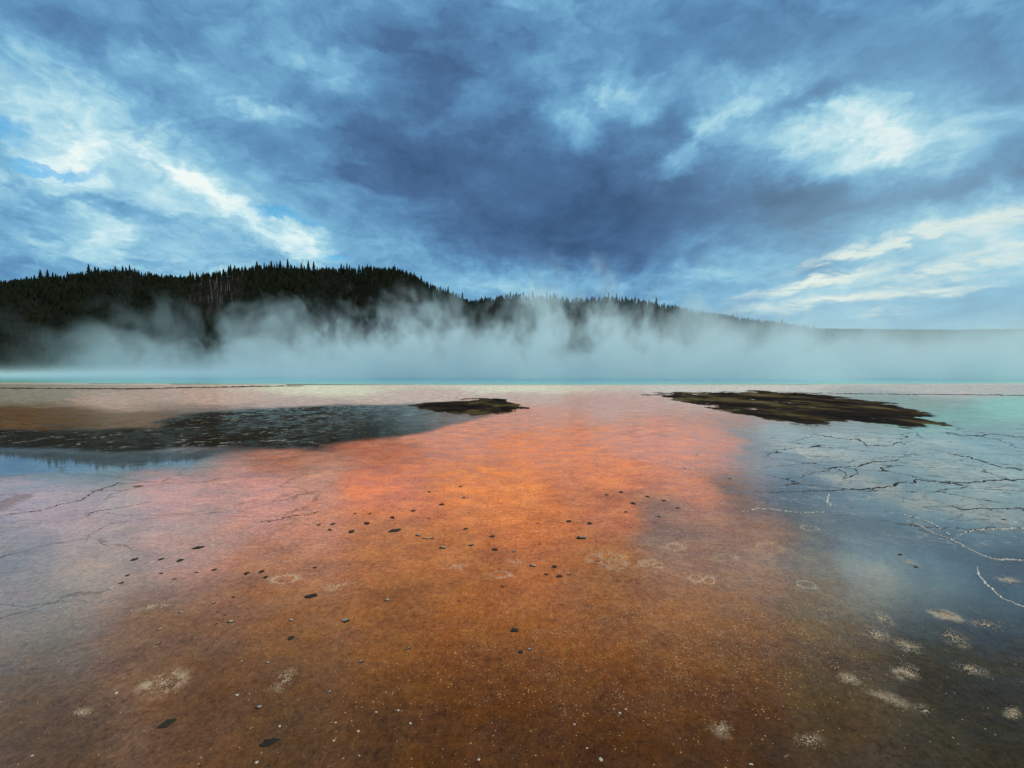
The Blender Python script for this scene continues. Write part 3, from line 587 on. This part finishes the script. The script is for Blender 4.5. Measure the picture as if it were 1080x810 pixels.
# ------------------------------------------------------------------ pebbles, flakes
M_rock = simple_mat('dark_pebble', (.012, .012, .013), (.05, .046, .042), 40, .7, .25, .4)
M_cap = simple_mat('salt_crust', (.10, .10, .09), (.48, .46, .42), 60, .7, .3, .4)
M_white = simple_mat('white_pebble', (.26, .25, .21), (.58, .56, .50), 30, .6, .3, .3)
M_crust = simple_mat('cream_crust', (.30, .23, .14), (.62, .54, .40), 30, .7, .3, .3)
M_peach = simple_mat('peach_crust', (.44, .27, .16), (.74, .56, .40), 30, .7, .2, .3)
M_flake = simple_mat('dark_mat_flake', (.010, .012, .011), (.04, .036, .026), 25, .8, .15, .5)
M_red = simple_mat('rust_pebble', (.10, .02, .01), (.22, .05, .02), 40, .6, .4, .3)
import bmesh
def rock_mesh(seed, mat, flat=.6, name='pebble', sub=2, jag=.25):
    bm = bmesh.new(); bmesh.ops.create_icosphere(bm, subdivisions=sub, radius=.5); r = random.Random(seed)
    dirs = [(Vector((r.gauss(0, 1), r.gauss(0, 1), r.gauss(0, 1))).normalized(), r.uniform(.25, .42)) for _ in range(9)]
    for v in bm.verts:
        for dn, c in dirs:
            e = v.co.dot(dn) - c
            if e > 0: v.co -= dn * e * .85
        v.co *= 1 + jag * .25 * (r.random() - .5); v.co.z *= flat
    me = bpy.data.meshes.new(name); bm.to_mesh(me); bm.free(); me.materials.append(mat); return me
def cap_of(me, seed):
    bm = bmesh.new(); bm.from_mesh(me); r = random.Random(seed); sx_ = r.uniform(-.15, .15)
    zm = max(v.co.z for v in bm.verts)
    bmesh.ops.delete(bm, geom=[f for f in bm.faces if f.calc_center_median().z < zm * .62 + f.calc_center_median().x * sx_ * 2], context='FACES')
    for v in bm.verts: v.co *= 1.05
    c = bpy.data.meshes.new('salt_cap'); bm.to_mesh(c); bm.free(); c.materials.clear(); c.materials.append(M_cap); return c
def flake_mesh(seed):
    r = random.Random(seed); n = 12; V, Fc = [], []
    for z_, k_ in ((-.01, 1.0), (.07, .88)):
        rr_ = random.Random(seed + 1)
        for i in range(n):
            a = 6.283 * i / n; q_ = .5 * rr_.uniform(.55, 1.1) * k_; V.append((q_ * math.cos(a), q_ * math.sin(a), z_ + (r.uniform(-.01, .02) if z_ > 0 else 0)))
    V.append((0, 0, .10)); 
    for i in range(n): Fc.append((i, (i + 1) % n, n + (i + 1) % n, n + i)); Fc.append((n + i, n + (i + 1) % n, 2 * n))
    Fc.append(tuple(range(n))[::-1]); return mesh('mud_flake', V, Fc, [M_flake])
ROCK = [rock_mesh(i, M_rock) for i in range(5)]; CAP = [cap_of(m_, i) for i, m_ in enumerate(ROCK)]
WH = [rock_mesh(20 + i, M_white, .45) for i in range(4)]; RD = [rock_mesh(40, M_red)]
FL = [flake_mesh(60 + i * 3) for i in range(5)]
# (u, v, width px, kind, label or None)
PEB = [(117, 621, 12, 'w', 'long white pebble on the grey film at the left, brightest there', 2.2), (63, 641, 5, 'w', 'tiny white pebble left of the long white one'), (209, 578, 16, 'f', 'jagged dark flake on the pink-orange mat, left side', 2.2), (243, 656, 9, 'c', 'dark pebble with white cap on brown mat, left of the rust-orange area'),
 (168, 664, 6, 'c'), (167, 679, 6, 'c'), (191, 646, 6, 'c'), (226, 636, 5, 'c'), (246, 630, 5, 'd'), (280, 609, 8, 'f'), (328, 629, 20, 'f', 'long dark flake lying on the orange-brown mat', 2.4), (307, 654, 6, 'c', 'small pale-topped pebble just above the dark smudge on brown mat'),
 (365, 655, 11, 'c', 'largest dark pebble with white specks on the orange-brown mat'), (307, 673, 10, 'f'), (282, 699, 6, 'c'), (381, 698, 7, 'c', 'dark pebble with pale top below the largest speckled pebble'), (123, 731, 6, 'w'), (250, 733, 8, 'w', 'small white stone right of the yellow sandy patch', 1.8), (273, 746, 9, 'c', 'black and white stone below the small white stone'),
 (295, 766, 6, 'w'), (348, 730, 6, 'c'), (34, 797, 6, 'w', 'white pebble in the lower left corner'), (176, 764, 20, 'f', 'broad dark flake near the lower edge on the left', 1.6), (284, 783, 26, 'f', 'longest dark flake slanting toward the lower edge', 3.0), (271, 804, 7, 'w', 'white stone at the foot of the slanting dark flake'), (352, 781, 5, 'w'), (354, 762, 5, 'w'), (379, 797, 5, 'w'),
 (332, 599, 6, 'd'), (336, 554, 6, 'd'), (351, 553, 7, 'd'), (348, 559, 7, 'd'), (371, 561, 10, 'f'), (387, 552, 9, 'f'), (390, 542, 5, 'd'), (374, 542, 5, 'd'), (299, 592, 4, 'w'), (311, 590, 4, 'w'), (276, 603, 8, 'f'), (260, 605, 8, 'f'), (207, 604, 5, 'd'), (226, 601, 7, 'f'), (184, 611, 5, 'f'), (170, 605, 5, 'd'), (128, 615, 6, 'd'), (134, 607, 6, 'f'), (142, 590, 9, 'f'), (170, 590, 8, 'f'), (190, 591, 9, 'f'), (228, 658, 4, 'd'), (237, 649, 4, 'd'), (255, 697, 4, 'w'),
 (417, 560, 20, 'f', 'largest dark flake on the bright orange mat', 2.4), (441, 565, 8, 'c', 'left stone of the tight speckled pebble cluster on bright orange mat'), (448, 568, 7, 'c', 'middle stone of the tight speckled pebble cluster on bright orange mat'), (455, 568, 6, 'c', 'right stone of the tight speckled pebble cluster on bright orange mat'),
 (467, 578, 10, 'c', 'stone with the largest white cap on the orange mat'), (497, 575, 8, 'c', 'pale capped stone right of the largest white-capped one'), (522, 580, 9, 'd', 'black flat stone on the orange mat, below a smaller black one', 1.6), (519, 566, 8, 'd', 'small black stone above the flat black one'), (542, 582, 6, 'c'), (562, 597, 9, 'c', 'black-and-white stone at the start of the middle pebble row'), (585, 598, 8, 'd', 'greenish black stone in the middle pebble row'), (576, 606, 6, 'd'), (590, 608, 9, 'd'), (600, 606, 6, 'c', 'white-tipped stone ending the middle pebble row'),
 (613, 568, 14, 'c', 'long dark stone with a pale tip at the edge of the brown smudge', 2.2), (600, 550, 9, 'f'), (622, 552, 9, 'f'), (491, 558, 7, 'd'), (569, 574, 4, 'd'), (567, 552, 4, 'r'), (436, 539, 7, 'd'), (466, 532, 8, 'f'), (414, 546, 8, 'f'), (452, 547, 5, 'r'), (453, 519, 5, 'd'), (489, 525, 6, 'c'), (486, 513, 5, 'f'), (408, 633, 7, 'c', 'round dark pebble with pale centre on bare orange mat'), (431, 684, 6, 'c'),
 (543, 665, 11, 'd', 'black lump alone in the middle of the brown mat'), (559, 685, 6, 'c'), (549, 688, 8, 'f'), (558, 714, 5, 'r'), (484, 634, 5, 'r'), (530, 619, 5, 'd'), (433, 763, 6, 'w'), (634, 801, 8, 'w', 'bright white stone at the lower edge, centre'), (619, 789, 5, 'w'), (505, 801, 5, 'w'), (565, 797, 4, 'w'), (397, 751, 5, 'w'), (420, 749, 5, 'w'), (378, 771, 5, 'w'), (606, 764, 5, 'w'), (654, 752, 6, 'w'), (660, 748, 5, 'w'), (792, 806, 8, 'w', 'white sliver of stone at the lower edge, right of centre', 2.0),
 (949, 585, 6, 'd', 'small dark flake above the white scum patch', 1.8), (966, 598, 8, 'f', 'dark flake at the right end of the white scum patch', 2.4), (1059, 548, 7, 'f', 'dark flake near the right edge above the white ridge', 2.4), (146, 513, 12, 'f', 'dark sliver on the pink crust far left', 3.0), (700, 528, 7, 'f'), (683, 524, 7, 'f'), (655, 519, 7, 'f'), (668, 531, 8, 'f'), (715, 536, 7, 'f'), (640, 522, 6, 'f'), (660, 540, 5, 'd'), (695, 545, 6, 'f'),
 (770, 505, 5, 'f'), (735, 480, 4, 'f'), (722, 494, 4, 'f')]
KN = {'w': ('white', 'pebble'), 'c': ('dark pale-topped', 'pebble'), 'd': ('small dark', 'pebble'), 'f': ('thin dark', 'mud flake'), 'r': ('rust-red', 'pebble')}
def zone(u, v):
    if v > 735: return 'on the dark mud near the lower edge' + (', left of the slanting flake' if u < 265 else ', left of centre' if u < 480 else ', around the centre')
    if v < 530 and u > 400: return 'on the far orange mat toward the dark right flat' if u > 600 else 'on the far bright orange mat, centre'
    if u < 215: return 'on the greyish mat at the left'
    if u < 320: return 'on the brown mat left of the orange' if v > 620 else 'on the pinkish-orange mat, upper left of centre'
    if u < 400: return 'on the brown-orange mat near the round pebbles' if v > 600 else 'on the orange mat left of the largest flake'
    if u < 530: return 'on the bright orange mat around the capped stones' if v < 600 else 'on the bare orange-brown mat, centre'
    if u < 625: return 'by the middle pebble row' if v < 630 else 'on the brown mat below the middle pebble row'
    return 'in the brown smudge right of the orange mat'
PEB = [p_ for p_ in PEB]
for k_, P in enumerate(PEB):
    u, v, wpx, kd = P[:4]; lb = P[4] if len(P) > 4 else None; asp = P[5] if len(P) > 5 else random.uniform(1.0, 1.5)
    x, y = ground_at(u, v); size = wpx * mpp(v) * (.62 if kd == 'w' else .78); thick = 1.0
    me = {'w': WH, 'c': ROCK, 'd': ROCK, 'f': FL, 'r': RD}[kd]; i = k_ % len(me)
    nm = 'mud_flake' if kd == 'f' else 'pebble'
    wy = size / asp * (1.6 if kd == 'f' else 1.0)
    if kd == 'c':
        o = link(bpy.data.objects.new(nm, me[i])); cp = link(bpy.data.objects.new('salt_cap', CAP[i]), o)
    else: o = link(bpy.data.objects.new(nm, me[i]))
    hz = size * (.5 if kd == 'f' else .75)
    o.location = (x, y, .001 if kd == 'f' else hz * .06); o.scale = (size, wy if kd != 'c' else size / asp, hz); o.rotation_euler = (0, 0, random.uniform(-.25, .25) + (.35 if kd == 'f' and u < 450 else -.1))
    if lb: tag(o, lb, KN[kd][1])
    else:
        l_ = KN[kd][0] + ' ' + KN[kd][1] + ' ' + zone(u, v); tag(o, l_, KN[kd][1], l_.replace('pebble', 'pebbles').replace('mud flake', 'mud flakes'))

# crust patches from small raised flakes
def chips(name, pts, mat, zbase=.0):
    """pts: (x, y, size) -> one mesh of thin irregular five-sided chips"""
    V, Fc = [], []
    for (x, y, s_) in pts:
        n = random.choice((4, 5, 6)); o = len(V); a0 = random.random() * 6.28; st_ = random.uniform(.5, 1.0); hz = s_ * random.uniform(.12, .3) + .0006
        ca, sa = math.cos(a0), math.sin(a0)
        for z_, kx in ((zbase - .0005, 1.0), (zbase + hz, .7)):
            for i in range(n):
                a = 6.283 * i / n; rx = s_ * .5 * kx * (.75 + .5 * ((i * 7919 + o) % 10) / 10); ax, ay = rx * math.cos(a), rx * st_ * math.sin(a)
                V.append((x + ax * ca - ay * sa, y + ax * sa + ay * ca, z_))
        for i in range(n): Fc.append((o + i, o + (i + 1) % n, o + n + (i + 1) % n, o + n + i))
        Fc.append(tuple(o + n + i for i in range(n)))
    return mesh(name, V, Fc, [mat])
for (u, v, a, b, an, kd, lb) in PATCH:
    cx_, cy_ = ground_at(u, v); pts = []; ca, sa = math.cos(math.radians(an)), math.sin(math.radians(an))
    n = int(min(620, 26 * a * b * (.16 if 'aint' in lb or 'dim' in lb or 'fleck' in lb else .36))); subs = [(0, 0, 1, 1)]
    if kd == 'double': subs = [(-.45, 0, .55, .9), (.5, .1, .5, .9)]
    if kd == 'trio': subs = [(-.55, .25, .45, .6), (0, -.35, .5, .55), (.5, .15, .5, .7)]
    for (ox, oy, rx, ry) in subs:
        for i in range(n // len(subs)):
            th = random.random() * 6.283
            if kd in ('ring', 'double', 'trio'):
                rr_ = random.gauss(.82, .09 + .04 * math.sin(th * 3 + u)); 
                if math.sin(th * 2 + u) > .75 and random.random() < .6: continue
            else: rr_ = abs(random.gauss(0, .5 if kd != 'solid' else .55))
            if rr_ > 1.25: continue
            px_, py_ = a * (ox + rx * rr_ * math.cos(th)), b * (oy + ry * rr_ * math.sin(th))
            if kd == 'patch' and vnoise(np.array(px_ * .5 + u), np.array(py_ * .9 + v), 4) < .45: continue
            uu, vv = u + px_ * ca - py_ * sa, v + px_ * sa + py_ * ca
            x, y = ground_at(uu, vv); pts.append((x - cx_, y - cy_, max(.0015, mpp(vv) * random.choice((.35, .45, .6, .8, 1.1)) * (1.25 if kd in ('ring', 'double', 'trio') else 1.0))))
    if not pts: continue
    o = link(bpy.data.objects.new('mineral_crust', chips('mineral_crust', pts, M_peach if u < 830 and v < 630 else M_crust if v > 630 else M_white))); o.location = (cx_, cy_, 0); tag(o, lb, 'mineral crust')
# loose grit on the mats
pts = []
for i in range(60000):
    u, v = random.uniform(-60, 1140), random.uniform(520, 835)
    dns = .010 + 1.3 * math.exp(-((u - 775) / 110) ** 2 - ((v - 665) / 50) ** 2) + .35 * math.exp(-((u - 560) / 160) ** 2 - ((v - 720) / 60) ** 2) + .10 * math.exp(-((u - 330) / 170) ** 2 - ((v - 620) / 60) ** 2) + .12 * math.exp(-((u - 560) / 160) ** 2 - ((v - 560) / 40) ** 2)
    cl = float(vnoise(np.array(u * .05), np.array(v * .09), 8)); 
    if random.random() > dns * (cl * 1.5): continue
    x, y = ground_at(u, v); pts.append((x, y, mpp(v) * random.choice((.35, .45, .6, .75, .9, 1.3)) * .9))
pts = pts[:20000]
gr = link(bpy.data.objects.new('grit', chips('grit', pts, simple_mat('pale_grit', (.34, .22, .10), (.72, .58, .38), 300, .6, .3)))); tag(gr, 'fine pale grit scattered over the rust mat', 'grit', kind='stuff')

# ------------------------------------------------------------------ sinter ridges and dark crack rims
M_sinter = simple_mat('white_sinter', (.22, .24, .23), (.60, .62, .60), 14, .6, .4, .4)
M_dark = simple_mat('dark_rim', (.008, .009, .010), (.03, .03, .028), 14, .95, .05, .4)
def ridge(name, line, wpx, mat, label, seed, cat, jag=2.2, gap=0.0, hk=.35):
    r = random.Random(seed); pts = []
    for (a, b) in zip(line[:-1], line[1:]):
        n = max(2, int(abs(b[0] - a[0]) / 1.6) + int(abs(b[1] - a[1]) / 1.2))
        for i in range(n):
            f = i / n; pts.append((a[0] + (b[0] - a[0]) * f, a[1] + (b[1] - a[1]) * f))
    pts.append(line[-1]); V, Fc = [], []; jv, ju, n = 0, 0, len(pts); prev = False
    P3 = []
    for i, (u, v) in enumerate(pts):
        jv = jv * .7 + r.gauss(0, .35) * jag * .3; ju = ju * .6 + r.gauss(0, .4) * jag * .5
        x, y = ground_at(u + ju, v + jv); P3.append((x, y, mpp(v)))
    for i, (x, y, m_) in enumerate(P3):
        x0_, y0_, _ = P3[max(0, i - 1)]; x1_, y1_, _ = P3[min(n - 1, i + 1)]; dx, dy = x1_ - x0_, y1_ - y0_; l_ = math.hypot(dx, dy) or 1; nx_, ny_ = -dy / l_, dx / l_
        taper = min(1, i / 8, (n - 1 - i) / 3 if line[-1][0] < 1079 else 1) + .12
        w_ = wpx * m_ * (r.uniform(.7, 1.2) if mat is M_sinter else r.uniform(.35, 1.25)) * taper; h_ = w_ * hk
        off = abs(nx_) * .0 
        for k_, z_ in ((-1, -.002), (-.4, h_), (.4, h_ * r.uniform(.6, 1.1)), (1, -.002)): V.append((x + nx_ * w_ * .5 * k_, y + ny_ * w_ * .5 * k_, z_))
    o0 = P3[n // 2]; V = [(a - o0[0], b - o0[1], c) for a, b, c in V]
    for i in range(n - 1):
        if gap and r.random() < gap: continue
        for k_ in range(3): a = i * 4 + k_; Fc.append((a, a + 1, a + 5, a + 4))
    o = link(bpy.data.objects.new(name, mesh(name, V, Fc, [mat]))); o.location = (o0[0], o0[1], 0.0); tag(o, label, cat); return o
RT = 'mineral ridge'
ridge('sinter_ridge', [(954, 548), (971, 555), (986, 563), (1003, 569), (1018, 577), (1031, 584), (1048, 590), (1063, 590), (1080, 591), (1140, 597)], 2.1, M_sinter, 'long white mineral ridge crossing the dark wet flat at the right', 1, RT)
ridge('sinter_ridge', [(1031, 596), (1032, 603), (1035, 611), (1045, 621), (1058, 632), (1080, 640), (1130, 655)], 2.1, M_sinter, 'curving white mineral ridge nearest the viewer at the right edge', 2, RT)
ridge('sinter_ridge', [(1008, 565), (1028, 559), (1048, 558), (1078, 557), (1120, 558)], 1.6, M_sinter, 'faint thin white ridge running above the long white ridge', 3, RT, gap=.15)
ridge('sinter_ridge', [(945, 540), (960, 545), (975, 549), (990, 556), (1004, 566)], 1.8, M_sinter, 'short broken white ridge feeding into the long white ridge', 4, RT, gap=.2)
ridge('sinter_ridge', [(783, 540), (800, 536), (822, 538), (845, 541), (872, 540)], 1.6, M_sinter, 'faint pale ridge at the left margin of the grey wet flat', 5, RT, gap=.25)
ridge('sinter_ridge', [(868, 516), (874, 522), (872, 530), (880, 536)], 1.5, M_sinter, 'short pale squiggle on the middle of the wet flat', 6, RT, gap=.2)
for i, (ln_, wp, lb) in enumerate([
    ([(862, 494), (880, 493), (905, 492), (924, 487), (949, 485)], 2.6, 'jagged dark rim just below the dark island tip'),
    ([(880, 517), (917, 515), (942, 513), (947, 509), (965, 509), (965, 506), (991, 508), (1018, 510), (1043, 507), (1080, 506), (1160, 505)], 2.8, 'long jagged black rim crossing the bright reflection at the right'),
    ([(1000, 533), (1018, 537), (1048, 537), (1080, 536), (1150, 540)], 2.2, 'thin black rim between the bright reflection and the white ridges'),
    ([(880, 493), (893, 500), (888, 505), (905, 500), (900, 493)], 1.6, 'small dark loop below the jagged rim'),
    ([(800, 520), (830, 519), (860, 518), (884, 517)], 1.6, 'faint dark rim leading left from the long black rim'),
    ([(850, 455), (880, 462), (905, 463), (915, 470), (940, 470), (950, 466)], 2.2, 'dark broken rim trailing off the right island'),
    ([(1000, 478), (1030, 484), (1052, 492), (1080, 496), (1130, 500)], 2.6, 'dark ragged rim at the right edge above the bright reflection'),
    ([(990, 455), (1020, 460), (1050, 458), (1090, 462), (1140, 462)], 2.0, 'dark thin rim on the turquoise shallows, right edge'),
    ([(0, 545), (20, 541), (45, 538), (60, 533), (85, 528), (100, 518), (130, 508)], 1.8, 'dark red seam across the pink crust at the left'),
    ([(265, 551), (290, 549), (315, 543), (337, 540)], 2.4, 'row of dark dashes on the pink-orange mat, upper left of centre'),
    ([(85, 545), (105, 538), (130, 535), (160, 529)], 1.6, 'faint dark seam beside the red seam at the left')]):
    ridge('crack_rim', ln_, wp, M_dark, lb, 30 + i, 'crack rim', 3.0, .12, .12)
# dark line of the far bank, left
ridge('bank', [(-60, 409), (60, 410.0), (140, 410.5), (200, 409), (260, 408), (322, 407)], 5.0, M_dark, 'thin dark bank at the near shore of the steaming pool, left', 77, 'bank', 1.0, .05, .15)
# dark fine line along far right
ridge('bank', [(780, 413), (880, 415), (960, 416), (1085, 417), (1200, 418)], 3.0, M_dark, 'thin dark line of mud along the far right flat', 78, 'bank', 1.0, .1, .15)

SC.cycles.volume_step_rate = 1.0; SC.cycles.volume_max_steps = 256; SC.cycles.volume_bounces = 2
SC.cycles.use_adaptive_sampling = True; SC.cycles.adaptive_threshold = 0.02; SC.cycles.use_denoising = True; SC.cycles.max_bounces = 6
